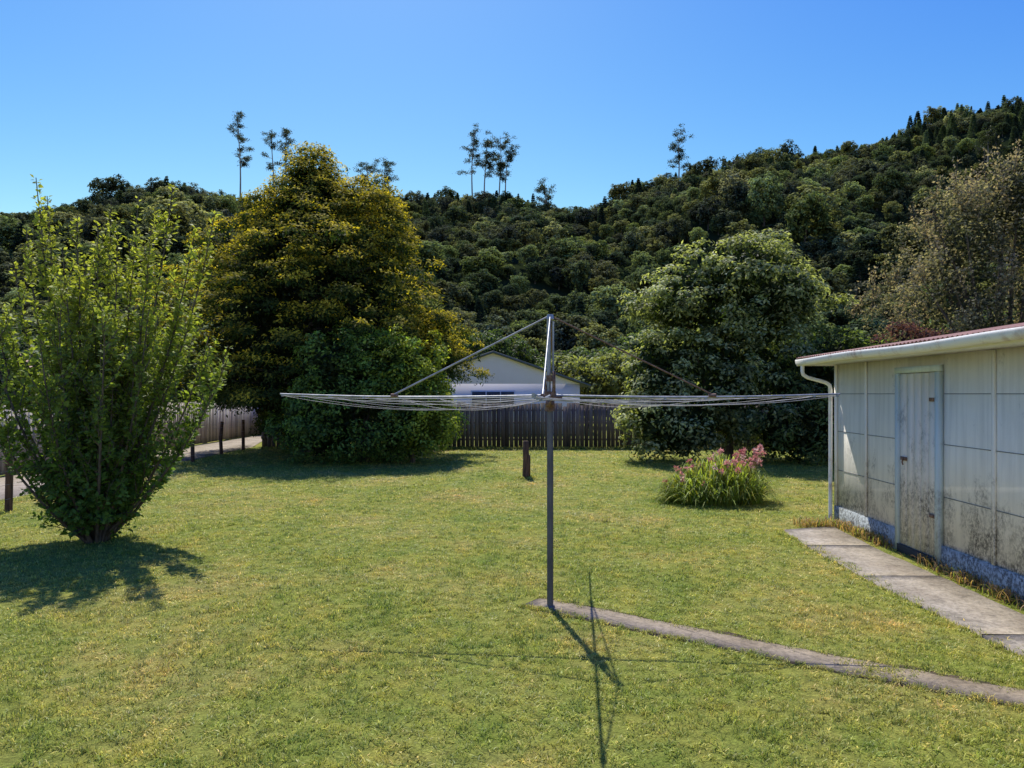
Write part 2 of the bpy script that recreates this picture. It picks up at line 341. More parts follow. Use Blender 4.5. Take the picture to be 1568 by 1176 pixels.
v=norm(r.normal(size=(k,3))+0.9*U[idx]+np.array([0,0,0.45])); rad=r.uniform(0.3,1.1,k)
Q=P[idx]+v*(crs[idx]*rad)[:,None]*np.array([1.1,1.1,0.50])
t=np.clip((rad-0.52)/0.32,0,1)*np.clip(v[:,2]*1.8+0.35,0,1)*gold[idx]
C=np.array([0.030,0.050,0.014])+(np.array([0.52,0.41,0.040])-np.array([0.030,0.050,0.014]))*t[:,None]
C*=r.uniform(0.7,1.3,(k,1))
D=v+np.array([0,0,0.1])+r.normal(size=(k,3))*0.4; Nn=norm(v*0.7+np.array([0,-.1,0.4])+r.normal(size=(k,3))*0.35)
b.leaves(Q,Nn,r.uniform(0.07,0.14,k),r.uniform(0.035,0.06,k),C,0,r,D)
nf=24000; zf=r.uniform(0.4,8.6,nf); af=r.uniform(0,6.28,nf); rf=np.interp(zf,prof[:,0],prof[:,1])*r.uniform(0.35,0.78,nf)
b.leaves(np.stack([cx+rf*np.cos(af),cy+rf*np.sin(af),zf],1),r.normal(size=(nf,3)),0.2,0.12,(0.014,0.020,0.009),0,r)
b.tube([(cx,cy,-.1),(cx,cy,.4),(cx+.1,cy,4),(cx,cy,9.0)],[0.42,0.32,0.2,0.04],1,8)
for q in range(46):
    zz=r.uniform(0.8,8.3); aa=r.uniform(0,6.28); l=np.interp(zz,prof[:,0],prof[:,1])*0.95
    b.tube([(cx,cy,zz-0.2),(cx+l*.5*math.cos(aa),cy+l*.5*math.sin(aa),zz-.1),(cx+l*math.cos(aa),cy+l*math.sin(aa),zz+.1)],[0.09,0.05,0.015],1,5)
b.build('golden_conifer_tree',[M_conleaf,M_bark])

# ------------------------------------------------------------ green bush in front of it
r=np.random.default_rng(12); b=B()
lob=[(-3.9,18.9,1.35,1.9,1.7,1.5),(-3.3,18.8,2.2,1.15,1.2,1.15),(-4.5,18.8,2.3,1.2,1.2,1.1),(-2.9,18.6,1.3,1.0,1.2,1.2),(-5.0,18.6,1.1,1.1,1.2,1.1)]
crown(b,lob,0.28,7.0,44,0.10,0.055,(0.12,0.18,0.034),(0.026,0.042,0.013),r,0,0.5,0.4,0.8,0.03,0.35,.2)
limbs(b,(-3.9,18.9,0),[l[:3] for l in lob],0.10,r,1,0.6)
b.build('green_bush',[M_leaf,M_bark])
r=np.random.default_rng(13); b=B()
lob=[(-2.75,18.4,2.2,.95,.8,1.15),(-2.2,18.2,1.2,.6,.7,.9)]
crown(b,lob,0.24,9,44,0.09,0.05,(0.23,0.255,0.035),(0.07,0.09,0.015),r,0,0.6,0.4,0.9,0.03,0.3,.2)
limbs(b,(-2.6,18.6,0),[l[:3] for l in lob],0.06,r,1,0.6)
b.build('lime_green_shrub',[M_leaf,M_bark])

# ------------------------------------------------------------ right trees
r=np.random.default_rng(14); b=B()
lob=[(6.1,19.8,4.0,1.9,1.8,1.35),(4.7,19.5,4.35,1.05,1.2,.85),(7.4,19.6,4.45,1.15,1.2,.9),(6.2,19.2,4.95,1.25,1.2,.95),(5.2,19.4,2.2,1.5,1.5,1.6),(6.6,19.4,2.0,1.6,1.4,1.8),(3.9,19.1,2.1,0.85,1.0,1.35),(4.3,18.8,1.0,1.3,1.1,.95)]
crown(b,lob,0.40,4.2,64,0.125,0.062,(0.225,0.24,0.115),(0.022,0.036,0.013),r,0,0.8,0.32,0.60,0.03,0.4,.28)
limbs(b,(6.0,19.8,0),[l[:3] for l in lob],0.16,r,1,0.9)
b.build('pittosporum_tree',[M_leaf,M_bark])
r=np.random.default_rng(15); b=B()
lob=[(8.1,18.9,1.5,1.35,1.2,1.5),(8.6,19.0,2.5,1.0,1.0,0.9),(7.5,18.5,.9,1.2,1.0,.9),(9.5,19,1.5,1.3,1,1.5)]
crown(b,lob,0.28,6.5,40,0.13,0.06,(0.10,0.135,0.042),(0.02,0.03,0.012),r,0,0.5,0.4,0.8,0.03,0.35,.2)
limbs(b,(8.4,19.0,0),[l[:3] for l in lob],0.09,r,1,0.5)
b.build('camellia_bush',[M_leaf,M_bark])

r=np.random.default_rng(16); b=B()
lob=[(12.2,18.2,4.4,2.0,1.9,2.3),(11.5,18,5.7,.9,1.1,1.2),(12.6,18,6.7,.7,.9,1.0),(13.6,18,6.3,1.3,1.2,1.4),(14.8,18.3,5.2,1.9,1.5,2.0),(11.4,18.1,3.4,1.4,1.5,1.8),(16,18,4,1.8,1.6,2.2)]
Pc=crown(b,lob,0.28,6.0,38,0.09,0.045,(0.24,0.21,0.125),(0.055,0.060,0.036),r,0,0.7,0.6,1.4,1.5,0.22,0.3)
for q in range(420):
    c=Pc[r.integers(0,len(Pc))]; e=c+np.array([r.normal()*.14,r.normal()*.12,r.uniform(.35,.95)]); b.tube([c,e],[.012,.004],1,4)
    kk=34; t=r.random(kk)[:,None]; Q=c+(e-c)*t+r.normal(size=(kk,3))*.06
    b.leaves(Q,r.normal(size=(kk,3)),.09,.045,np.array([.245,.195,.125])*r.uniform(.6,1.3,(kk,1)),0,r)
limbs(b,(12.7,18.3,0),[l[:3] for l in lob]+[tuple(Pc[q]) for q in r.integers(0,len(Pc),60)],0.16,r,1,1.4,5)
b.build('russet_leaved_tree',[M_rleaf,M_bark])
r=np.random.default_rng(17); b=B()
lob=[(8.3,15,2.45,0.75,.7,.7),(9.1,15,2.4,0.7,.7,.6)]
crown(b,lob,0.2,11,30,0.08,0.045,(0.10,0.045,0.042),(0.035,0.016,0.016),r,0,0.5,0.5,0.9,0.03,0.3)
limbs(b,(8.8,15,0),[l[:3] for l in lob],0.06,r,1,0.9)
b.build('purple_leaved_shrub',[M_rleaf,M_bark])

def gtree(name,lobes,col,seed,L=0.2,W=0.11,cr=.42,cpm=2.6):
    r=np.random.default_rng(seed); b=B(); crown(b,lobes,cr,cpm,38,L,W,col,tuple(.35*q for q in col),r,0,.6,.35,.75,.1,.3)
    m=np.mean([l[:3] for l in lobes],0); limbs(b,(m[0],m[1],0),[l[:3] for l in lobes],.16,r,1,max(.6,m[2]*.5)); b.build(name,[M_leaf,M_bark])
gtree('garden_tree',[(4.0,38,2.2,1.6,1.5,1.2),(5.6,39,2.6,1.5,1.5,1.3),(2.9,40,2.6,1.3,1.3,1.2)],(0.17,0.185,0.07),30)
gtree('garden_tree',[(-2.4,46,4,2.2,2,1.8),(-.2,48,3.8,2.0,2,1.6),(-4.6,47,4.2,2.3,2,2.2)],(0.055,0.085,0.03),31)
gtree('garden_tree',[(8,44,3,2.4,2,2.4),(11,42,3.4,2.4,2,2.6),(14.5,40,3.0,2.6,2,2.6),(4.6,50,3,2.6,2,2)],(0.075,0.105,0.04),32)
gtree('garden_tree',[(-15,30,2.6,2.2,2,2.0),(-13,33,3.2,1.8,2,2.2),(-18,32,3.0,2.4,2,2.2),(-21.5,32,2.8,2.4,2,2.4)],(0.06,0.085,0.035),33)
gtree('garden_tree',[(-16,22,2.0,1.8,1.6,1.6),(-18.5,23,2.5,2,1.6,2)],(0.05,0.08,0.03),34)
gtree('garden_tree',[(18,27,2.6,2.2,2,2.2),(22,27,2.8,2.4,2,2.4)],(0.065,0.095,0.035),35)

r=np.random.default_rng(19); b=B(); bx,by=-3.1,26
b.tube([(bx,by,-.1),(bx+.05,by,2),(bx,by,4.4)],[.16,.12,.1],1,8)
for (hx,hz,rad) in ((bx,4.7,.85),(bx+.55,3.9,.7)):
    b.tube([(bx,by,3),(hx,by,hz)],[.09,.08],1,6)
    k=260; v=norm(r.normal(size=(k,3))+[0,0,.25]); D=v; Nn=norm(np.cross(v,r.normal(size=(k,3))))
    b.leaves(np.tile([hx,by,hz],(k,1)),Nn,rad*r.uniform(.8,1.1,k),0.06,np.array([.10,.115,.06])*r.uniform(.6,1.3,(k,1)),0,r,D)
b.build('cabbage_tree',[M_leaf,M_bark])

# ------------------------------------------------------------ left shrub (upright shoots)
r=np.random.default_rng(21); b=B(); base=np.array([-5.05,8.65,0.])
LP=[];LN=[];LD=[];LC=[];LL=[]
def shoot(p0,p2,bow,rad,dens,leafL,cap=0.2):
    L=np.linalg.norm(p2-p0); s=np.linspace(0,1,7)[:,None]; mid=(p0+p2)/2+bow
    pts=(1-s)**2*p0+2*s*(1-s)*mid+s**2*p2; b.tube(pts,np.linspace(rad,rad*.2+.001,7),1,5)
    n=int(L*dens); t=r.uniform(cap,1.0,n)
    q=np.stack([np.interp(t,s[:,0],pts[:,c]) for c in range(3)],1)
    ax=norm(p2-p0); o=norm(np.cross(ax,r.normal(size=(n,3)))); D=norm(o+ax*0.7+r.normal(size=(n,3))*.25)
    q=q+o*0.02
    LP.append(q);LD.append(D);LN.append(norm(ax*1.0-0.5*o+r.normal(size=(n,3))*0.5))
    LL.append(leafL*r.uniform(.6,1.25,n)*(1.1-0.45*t))
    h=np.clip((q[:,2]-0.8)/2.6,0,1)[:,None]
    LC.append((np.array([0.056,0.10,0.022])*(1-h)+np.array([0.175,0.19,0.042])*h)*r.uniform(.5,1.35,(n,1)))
    return pts
for q in range(34):
    a=r.uniform(0,6.28) if q>11 else q/12*6.28; ln=abs(r.normal(0,.5)) if q>11 else r.uniform(.7,1.15); ln=min(ln,1.15)
    H=r.uniform(1.9,3.4)*(1.0-0.10*ln); tip=base+np.array([math.cos(a)*ln*1.3,math.sin(a)*ln*1.1,H])
    bow=np.array([math.cos(a),math.sin(a),-.3])*0.30*ln
    pts=shoot(base+np.array([math.cos(a),math.sin(a),0])*.1,tip,bow,0.022,34,.09,.12)
    for w in range(12):
        t=r.uniform(.10,.93); p=np.array([np.interp(t,np.linspace(0,1,7),pts[:,c]) for c in range(3)])
        a2=r.uniform(0,6.28) if w%2 else a+r.normal()*.7; l=r.uniform(.3,.8)*(1.05-.40*t)
        e=p+np.array([math.cos(a2)*l*.42,math.sin(a2)*l*.42,l*r.uniform(.6,1.15)])
        pp=shoot(p,e,np.array([math.cos(a2),math.sin(a2),-.6])*.07,0.007,60,.08,.05)
        for w2 in range(2):
            a3=r.uniform(0,6.28); l2=r.uniform(.12,.30); p3=pp[r.integers(2,6)]
            shoot(p3,p3+np.array([math.cos(a3)*l2*.5,math.sin(a3)*l2*.5,l2*.8]),np.zeros(3),.004,80,.075,.05)
for (px,py,dy) in ((55,272,0),(72,300,.3),(212,300,0),(265,285,.2),(330,322,-.2),(300,345,0),(150,340,0),(118,330,.4),(20,400,0),(350,545,-.3),(180,360,-.3),(240,330,.5),(8,470,.2),(285,400,.3),(95,380,-.4),(130,390,.2),(200,400,.4),(170,310,.1),(232,345,-.4),(40,350,.5)):
    yy=8.65+dy; tip=np.array([(px-784)/FPX*yy,yy,(HOR-py)/FPX*yy+CH])
    pts=shoot(base*np.array([1,1,1]),tip,np.array([(tip[0]-base[0])*.22,0,-.15]),.02,70,.09,.3)
    for w in range(10):
        t=r.uniform(.4,.9); p=np.array([np.interp(t,np.linspace(0,1,7),pts[:,c]) for c in range(3)]); a2=r.uniform(0,6.28); l=r.uniform(.18,.5)
        shoot(p,p+np.array([math.cos(a2)*l*.35,math.sin(a2)*l*.35,l*.9]),np.zeros(3),.005,75,.08,.05)
for q in range(140):
    a=r.uniform(0,6.28); z0=r.uniform(.06,.9); l=r.uniform(.25,.55); p=base+np.array([math.cos(a)*(.1+.3*z0),math.sin(a)*(.1+.3*z0),z0])
    shoot(p,p+np.array([math.cos(a)*l,math.sin(a)*l,l*r.uniform(.1,.9)]),np.array([0,0,.06]),.007,75,.085,.15)
P=np.vstack(LP);k=len(P); print('shrub leaves',k)
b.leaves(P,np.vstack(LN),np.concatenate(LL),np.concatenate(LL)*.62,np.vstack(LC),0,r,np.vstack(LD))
b.build('leafy_upright_shrub',[M_leaf,M_bark])

# ------------------------------------------------------------ flowering clump
r=np.random.default_rng(22); b=B(); c0=np.array([3.38,11.9,0])
def blade(b,p0,dirh,H,out,w,col,mat=0,seg=5,arch=.62):
    s=np.linspace(0,1,seg); d=np.array([math.cos(dirh),math.sin(dirh),0]); sd=np.array([-d[1],d[0],0])
    drop=H*(np.sin(s*np.pi*arch)); pts=p0+d*(out*s**1.3)[:,None]+np.array([0,0,1])*drop[:,None]
    ww=w*np.sqrt(np.clip(1-s**2.2,0.02,1)); l=pts-sd*ww[:,None]/2; rr=pts+sd*ww[:,None]/2
    v=np.stack([l,rr],1).reshape(-1,3); f=[[2*i,2*i+1,2*i+3,2*i+2] for i in range(seg-1)]; b.add(v,f,mat,col); return pts[-1]
for q in range(2200):
    a=r.uniform(0,6.28); u=math.sqrt(r.random()); p=c0+np.array([math.cos(a)*u*.76,math.sin(a)*u*.56,0])
    edge=u**2; H=(.70-.42*edge)*r.uniform(.40,1.18)*(1+.12*math.cos(a)*u)
    blade(b,p,a+r.normal()*(.7+.9*(1-u)),H,r.uniform(.08,.38)+.30*edge*r.random(),r.uniform(.012,.026),np.array([.13,.165,.036])*r.uniform(.35,1.35)*(np.array([1.6,1.2,1]) if r.random()<.18 else 1),0,5,r.uniform(.5,.9))
for q in range(75):
    a=r.uniform(0,6.28); u=math.sqrt(r.random()); xr=math.cos(a)*u
    if xr<-.05 and r.random()<.5: continue
    p=c0+np.array([xr*.6,math.sin(a)*u*.4,0]); 
    tip=c0+np.array([xr*.88+.05,math.sin(a)*u*.62,r.uniform(.52,.80)+0.12*max(xr,-.5)-.18*u**2*(xr<0)])
    b.tube([p,(p+tip)/2+[0,0,.05],tip],[.006,.005,.004],0,4,(.10,.09,.04))
    k=r.integers(12,42); v=norm(r.normal(size=(k,3))+[0,0,.5]); pal=[(.75,.36,.32),(.82,.46,.42),(.64,.24,.24),(.88,.66,.58)][r.integers(0,4)]
    b.leaves(tip+v*.012,norm(np.cross(v,r.normal(size=(k,3)))),r.uniform(.035,.07,k),.024,np.array(pal)*r.uniform(.65,1.12,(k,1)),2,r,v)
b.build('pink_flowering_lily_clump',[M_leaf,M_leaf,M_petal])

# ------------------------------------------------------------ fences
M_pal,nt,bb=newmat('weathered_paling_timber')
a=N(nt,'ShaderNodeAttribute',attribute_name='tint').outputs['Color']
c=mix(nt,1.0,a,ramp(nt,noise(nt,mapping(nt,pos(nt),(6,6,.5)),3,7,.7),[(.3,.5),(.6,1.15)]),'MULTIPLY'); nt.links.new(c,bb.inputs['Base Color']); bb.inputs['Roughness'].default_value=.92
def paling(name,x0,y0,x1,y1,h,col,seed,w=.145):
    e=empty(name); r=np.random.default_rng(seed); b=B(); L=math.hypot(x1-x0,y1-y0); n=int(L/w); d=np.array([(x1-x0)/L,(y1-y0)/L]); nn=np.array([-d[1],d[0]])
    for i in range(n):
        s=i*w+r.uniform(0,.006); hh=h+r.normal()*.018-(.10 if r.random()<.02 else 0); ww=w-.012; dep=.018+r.uniform(0,.006); lean=r.normal()*.006
        p=lambda a,o:(x0+d[0]*a+nn[0]*o,y0+d[1]*a+nn[1]*o)
        cc=np.array(col)*r.uniform(.6,1.35)*np.array([1,r.uniform(.93,1.03),r.uniform(.88,1.05)])
        A,Bq,Cq,Dq=p(s,0),p(s+ww,0),p(s+ww,dep),p(s,dep)
        v=[(*A,.03),(*Bq,.03),(*Cq,.03),(*Dq,.03)]+[(q[0]+d[0]*lean,q[1]+d[1]*lean,hh) for q in (A,Bq,Cq,Dq)]
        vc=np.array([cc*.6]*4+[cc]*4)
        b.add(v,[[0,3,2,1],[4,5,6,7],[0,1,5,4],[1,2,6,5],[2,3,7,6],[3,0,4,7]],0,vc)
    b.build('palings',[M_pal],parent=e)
    b=B()
    for z in (.3,.85,h-.22):
        P1=(x0+nn[0]*.05,y0+nn[1]*.05); P2=(x1+nn[0]*.05,y1+nn[1]*.05)
        b.tube([(*P1,z),(*P2,z)],[.035,.035],0,4,np.array(col)*.8)
    for q in np.arange(0,L,2.0): 
        px_,py_=x0+d[0]*q+nn[0]*.11,y0+d[1]*q+nn[1]*.11; b.box((px_-.05,py_-.05,-.1),(px_+.05,py_+.05,h-.1),0,np.array(col)*.8)
    b.build('rails_and_posts',[M_pal],parent=e)
paling('back_paling_fence',-8.2,23.4,13,23.4,1.48,(.20,.165,.138),3)
paling('neighbour_paling_fence',-11.1,4,-11.1,33,1.5,(.52,.47,.40),4)
paling('far_paling_fence',-11,33,-8.2,23.5,1.45,(.50,.45,.39),5)

e=empty('wire_fence'); b=B(); r=np.random.default_rng(8)
fp=[(-7.55,8.9),(-7.72,10.9),(-7.95,13.2),(-8.15,15.6),(-8.35,18.6),(-8.45,20.7),(-8.5,22.5)]; fp=[(-7.3,4.9),(-7.4,6.9)]+fp
for (x,y) in fp:
    h=.98+r.normal()*.04; b.tube([(x,y,-.1),(x+r.normal()*.02,y,h*.5),(x+r.normal()*.03,y,h)],[.055,.052,.048],0,8)
b.build('posts',[M_post],parent=e); b=B()
for z in (.2,.42,.62,.82,.94): b.tube([(x+.05,y,z) for x,y in fp],.0022,0,4)
b.build('wires',[M_galv],parent=e)

def slab(name,poly,z,mat,thick=.05,jag=.012,seed=0,sub=.18):
    r=np.random.default_rng(seed); Ls=[];Rs=[]
    for (l0,r0),(l1,r1) in zip(poly[:-1],poly[1:]):
        n=max(1,int(math.hypot(l1[0]-l0[0],l1[1]-l0[1])/sub))
        for t in np.arange(n)/n:
            Ls.append(np.array(l0)*(1-t)+np.array(l1)*t+r.normal(size=2)*jag); Rs.append(np.array(r0)*(1-t)+np.array(r1)*t+r.normal(size=2)*jag)
    Ls.append(np.array(poly[-1][0]));Rs.append(np.array(poly[-1][1])); k=len(Ls); b=B()
    L3=np.hstack([np.array(Ls),np.full((k,1),z)]);R3=np.hstack([np.array(Rs),np.full((k,1),z)])
    v=np.stack([L3-[0,0,thick],L3,R3,R3-[0,0,thick]],1).reshape(-1,3)
    f=[]
    for i in range(k-1):
        for q in range(3): f.append([4*i+q,4*i+q+1,4*(i+1)+q+1,4*(i+1)+q])
    f+= [[0,1,2,3],[4*(k-1)+3,4*(k-1)+2,4*(k-1)+1,4*(k-1)]]
    b.add(v,f); return b.build(name,[mat])
slab('concrete_driveway',[((-10.9,0),(-8.6,0)),((-10.9,33),(-8.75,24))],.012,M_conc,.05,.01,1,1.0)
bays=[((3.50,-2),(4.12,-2)),((3.50,1.2),(4.11,1.2)),((3.50,3.3),(4.10,3.3)),((3.47,5.25),(4.10,5.25)),((3.42,6.95),(4.16,6.95)),((3.46,8.35),(4.2,8.35)),((3.55,9.3),(4.3,9.55))]
pe=empty('shed_concrete_path')
for i in range(len(bays)-1):
    (l0,r0),(l1,r1)=bays[i],bays[i+1]; g=.006
    o=slab('bay_%d'%(i+1),[((l0[0],l0[1]+g),(r0[0],r0[1]+g)),((l1[0],l1[1]-g),(r1[0],r1[1]-g))],.022+.003*(i%2),M_conc,.06,.008,20+i); o.parent=pe
ps=[(.16,6.14),(.40,5.98),(1.2,5.40),(2.05,4.80),(3.0,4.18),(3.49,3.86)]
st=[]
for i,pnt in enumerate(ps):
    a=np.array(ps[max(0,i-1)]);c=np.array(ps[min(len(ps)-1,i+1)]); d=(c-a)/np.linalg.norm(c-a); nn=np.array([-d[1],d[0]]); st.append((tuple(np.array(pnt)+nn*.135),tuple(np.array(pnt)-nn*.135)))
slab('clothesline_concrete_path',st,.012,M_conc2,.05,.008,3,.10)
st2=[(tuple(np.array(l)+(np.array(l)-np.array(r_))*.20),tuple(np.array(r_)+(np.array(r_)-np.array(l))*.06)) for l,r_ in st]
M_soil=simple('bare_soil',(0.035,0.024,0.015),(0.10,0.068,0.042),20,1.0,(1,1,1),.5)
slab('bare_soil_edge',st2,.005,M_soil,.03,.02,5,.10)

# ------------------------------------------------------------ lawn grass
def tuft(i):
    r=np.random.default_rng(300+i); b=B()
    for q in range(17):
        a=r.uniform(0,6.28); rad=r.uniform(0,.048); p=np.array([math.cos(a)*rad,math.sin(a)*rad,-.004]); c=np.array([1,1,1.])*r.uniform(.55,1.35)
        if r.random()<.16: c=c*np.array([1.5,1.25,1.8])
        s=np.linspace(0,1,3); dr=r.uniform(0,6.28); d=np.array([math.cos(dr),math.sin(dr),0]); sd=np.array([-d[1],d[0],0]); H=r.uniform(.009,.030); o=r.uniform(.008,.034)
        pts=p+d*(o*s**1.4)[:,None]+np.array([0,0,1])*(H*np.sin(s*1.7))[:,None]; w=np.array([1,.85,.12])*r.uniform(.0028,.0058)
        v=np.stack([pts-sd*w[:,None]/2,pts+sd*w[:,None]/2],1).reshape(-1,3); b.add(v,[[0,1,3,2],[2,3,5,4]],0,c)
    return b.build('grass_tuft',[M_grass],link=False)
TT=[tuft(i) for i in range(8)]
r=np.random.default_rng(77); PP=[];SS=[]
def inpaths(x,y):
    m=(x>3.50)&(x<4.15)&(y<9.42)
    psn=np.array(ps)
    for a,c in zip(psn[:-1],psn[1:]):
        d=c-a; t=np.clip(((x-a[0])*d[0]+(y-a[1])*d[1])/(d@d),0,1); m|=np.hypot(x-a[0]-t*d[0],y-a[1]-t*d[1])<.14
    m|=(x>4.36+.04*(y-6))&(y<9.95)&(x<8.2)
    m|=(x<-8.6)
    m|=(x>4.15)&(y<9.5)&(r.random(len(x))<.7)
    return m
for (ya,yb,den,sc) in ((2.2,6,520,1.0),(6,9,340,1.12),(9,13,200,1.35),(13,18,105,1.7),(18,23.3,65,2.1)):
    xm=yb*.80+1.2; n=int((yb-ya)*2*xm*den); x=r.uniform(-xm,xm,n); y=r.uniform(ya,yb,n)
    k=(np.abs(x)<y*.80+1.2)&~inpaths(x,y); x=x[k];y=y[k]; PP.append(np.stack([x,y,0*x],1)); SS.append(sc*r.uniform(.5,1.4,len(x)))
P=np.vstack(PP);s=np.concatenate(SS);k=len(P); print('tufts',k)
cl_=.6+.6*(.5+.5*np.sin(P[:,0]*3.1+2*np.sin(P[:,1]*1.7))*np.sin(P[:,1]*2.6+1.5*np.sin(P[:,0]*2.1)))
scl=np.stack([s,s,s**.5*r.uniform(.6,1.3,k)*cl_],1)
rot=np.stack([r.normal(0,.14,k),r.normal(0,.14,k),r.uniform(0,6.28,k)],1)
instancer('lawn_grass',P,rot,scl,r.integers(0,8,k),TT)
E=[]
for x,y in fp:
    for q in range(14): E.append((x+r.normal()*.12,y+r.normal()*.2,1.8))
for q in range(900): 
    t=r.random(); E.append((-8.2+21*t,23.25+r.normal()*.08,3.2))
for q in range(420): E.append((3.47+r.normal()*.035,r.uniform(2,9.4),1.25))
for q in range(420):
    i=r.integers(0,len(ps)-1); t=r.random(); a=np.array(ps[i])*(1-t)+np.array(ps[i+1])*t; d=np.array(ps[i+1])-np.array(ps[i]); d/=np.linalg.norm(d); sg=1 if r.random()<.35 else -1
    a=a+sg*np.array([-d[1],d[0]])*(.148+r.normal()*.018); E.append((a[0],a[1],1.0))
for q in range(60): t=r.normal(2.35,.09); E.append((t+r.normal()*.05,4.61-.65*(t-2.35)+r.normal()*.07,1.0))
for q in range(500): E.append((-8.3+r.normal()*.12,r.uniform(3,23),2.0))
for q in range(60): a=r.uniform(0,6.28); E.append((.29+.12*math.cos(a),15.1+.12*math.sin(a),2.6))
E=np.array(E);k=len(E); instancer('edge_grass',np.stack([E[:,0],E[:,1],0*E[:,0]+.005],1),np.stack([r.normal(0,.2,k),r.normal(0,.2,k),r.uniform(0,6.28,k)],1),np.repeat((E[:,2]*r.uniform(.7,1.2,k))[:,None],3,1),r.integers(0,8,k),[o.copy() for o in TT])
b=B(); r=np.random.default_rng(9)
for q in range(1900):
    y=r.choice([9.6,9.0,8.55,7.3,6.75,6.2,5.6,5.0],p=[.3,.16,.12,.05,.13,.1,.07,.07])+r.normal()*.14; x=4.30+.04*(y-6)+r.normal()*.05
    if y>9.5: x-=r.random()*.55
    col=np.array([.20,.13,.07]) if r.random()<.7 else np.array([.10,.12,.035])
    blade(b,np.array([x,y,0]),r.uniform(0,6.28),r.uniform(.02,.13),r.uniform(.02,.14),.009,col*r.uniform(.6,1.3),0,4)
b.build('dead_weeds',[M_leaf])

# ------------------------------------------------------------ shed
sh=empty('fibre_cement_shed',(4.54,9.95,0),-.041)
DZ=-.075
b=B(); b.box((0,-9.5,.24),(3.9,0,2.28+DZ)); b.build('walls',[M_wall],parent=sh)
b=B(); b.box((-.025,-9.52,-.05),(3.92,.02,.238)); b.build('plinth',[M_base],parent=sh)
b=B()
for y in (-.93,-3.48,-4.40,-5.32,-6.24,-7.2): b.box((-.022,y-.022,.242),(-.001,y+.022,2.27+DZ))
b.box((-.022,-.05,.242),(-.001,.022,2.27+DZ)); b.build('battens',[M_wall],parent=sh)
b=B()
for (ya,yb) in ((-.907,-.055),(-1.73,-.955),(-3.455,-2.665),(-4.375,-3.505),(-5.295,-4.425),(-6.215,-5.345)):
    for z in (.74,1.28,1.80): b.box((-.004,ya,z-.0035),(-.001,yb,z+.0035))
b.build('panel_joints',[M_joint],parent=sh)
b=B(); b.box((-.05,-1.82,.02),(-.002,-1.745,2.03)); b.box((-.05,-2.655,.02),(-.002,-2.575,2.03)); b.box((-.055,-2.655,2.033),(-.002,-1.745,2.10)); b.build('door_frame',[M_blue],parent=sh)
b=B(); r=np.random.default_rng(3)
for i in range(5):
    y=-2.568+i*.1486; b.box((-.030-r.uniform(0,.004),y,.10),(-.003,y+.142,2.025))
b.build('door',[M_door],parent=sh)
b=B(); b.box((-.045,-1.99,1.05),(-.035,-1.86,1.09)); b.tube([(-.05,-1.93,1.0),(-.06,-1.93,1.03),(-.05,-1.93,1.07)],.008,0,6)
b.box((-.041,-2.56,1.72),(-.036,-2.45,1.76)); b.box((-.041,-2.56,.5),(-.036,-2.45,.54)); b.build('door_hardware',[M_rusty],parent=sh)
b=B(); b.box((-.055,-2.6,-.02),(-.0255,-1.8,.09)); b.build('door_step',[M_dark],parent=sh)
b=B(); b.box((-.40,-9.7,2.275+DZ),(-.375,.16,2.39+DZ)); b.box((-.372,-9.6,2.285+DZ),(.02,.12,2.297+DZ)); b.build('fascia_and_soffit',[M_white],parent=sh)
b=B(); n=9; th=np.linspace(0,np.pi,n); prof=[(-.45-.045*math.cos(t)*1.0,2.355+DZ-.065*math.sin(t)) for t in th]; prof=[(prof[0][0],2.375+DZ)]+prof
yy=np.linspace(-9.75,.20,24); v=[];m_=len(prof)
for q,y in enumerate(yy):
    for (x,z) in prof: v.append((x,y,z-.008*math.sin(q*.9)-.0008*q+.01))
f=[[i*m_+j,i*m_+j+1,(i+1)*m_+j+1,(i+1)*m_+j] for i in range(len(yy)-1) for j in range(m_-1)]
b.add(v,f); go=b.build('gutter',[M_gutter],True,parent=sh); md=go.modifiers.new('t','SOLIDIFY'); md.thickness=.005
b=B(); x0=-.45; z0=2.335+DZ
b.add([(x0-.045,.2,z0+.03),(x0+.045,.2,z0+.03),(x0+.03,.2,z0-.05),(x0-.03,.2,z0-.05)],[[0,1,2,3]])
b.build('gutter_end',[M_gutter],parent=sh)
b=B(); b.tube([(-.44,.08,2.20),(-.44,.08,2.12),(-.43,.08,2.07),(-.37,.08,2.03),(-.12,.08,1.96),(-.065,.075,1.92),(-.055,.07,1.86),(-.055,.07,.05)],.026,0,10); b.build('downpipe',[M_gutter],True,parent=sh)
b=B(); ys=np.arange(-9.75,.24,.0127); w=.009*np.sin(ys/.0762*2*np.pi)
ze=2.385+DZ
cols=[(-.47,ze),(1.2,ze+.155*1.67),(3.2,ze+.155*3.67),(4.4,ze+.155*3.67-.2)]
v=np.stack([np.stack([np.full_like(ys,x),ys,z+w],1) for x,z in cols],1).reshape(-1,3); m_=len(cols)
i=np.arange(len(ys)-1)[:,None]*m_; j=np.arange(m_-1)[None]; F=np.stack([i+j,i+j+1,i+m_+j+1,i+m_+j],-1).reshape(-1,4)
b.add(v,F); b.build('corrugated_roof',[M_rust],True,parent=sh)
b=B(); b.add([(-.45,.14,2.27+DZ),(3.2,.14,2.27+DZ),(3.2,.14,2.92+DZ),(-.45,.14,2.355+DZ)],[[0,1,2,3]]); b.add([(x,y,z+DZ) for x,y,z in [(-.46,.22,2.365),(3.2,.22,2.935),(3.2,.22,2.83),(-.46,.22,2.27),(-.46,.245,2.365),(3.2,.245,2.935),(3.2,.245,2.83),(-.46,.245,2.27)]],[[0,1,2,3],[4,7,6,5],[0,4,5,1],[3,2,6,7]]); b.build('barge_board',[M_white],parent=sh)

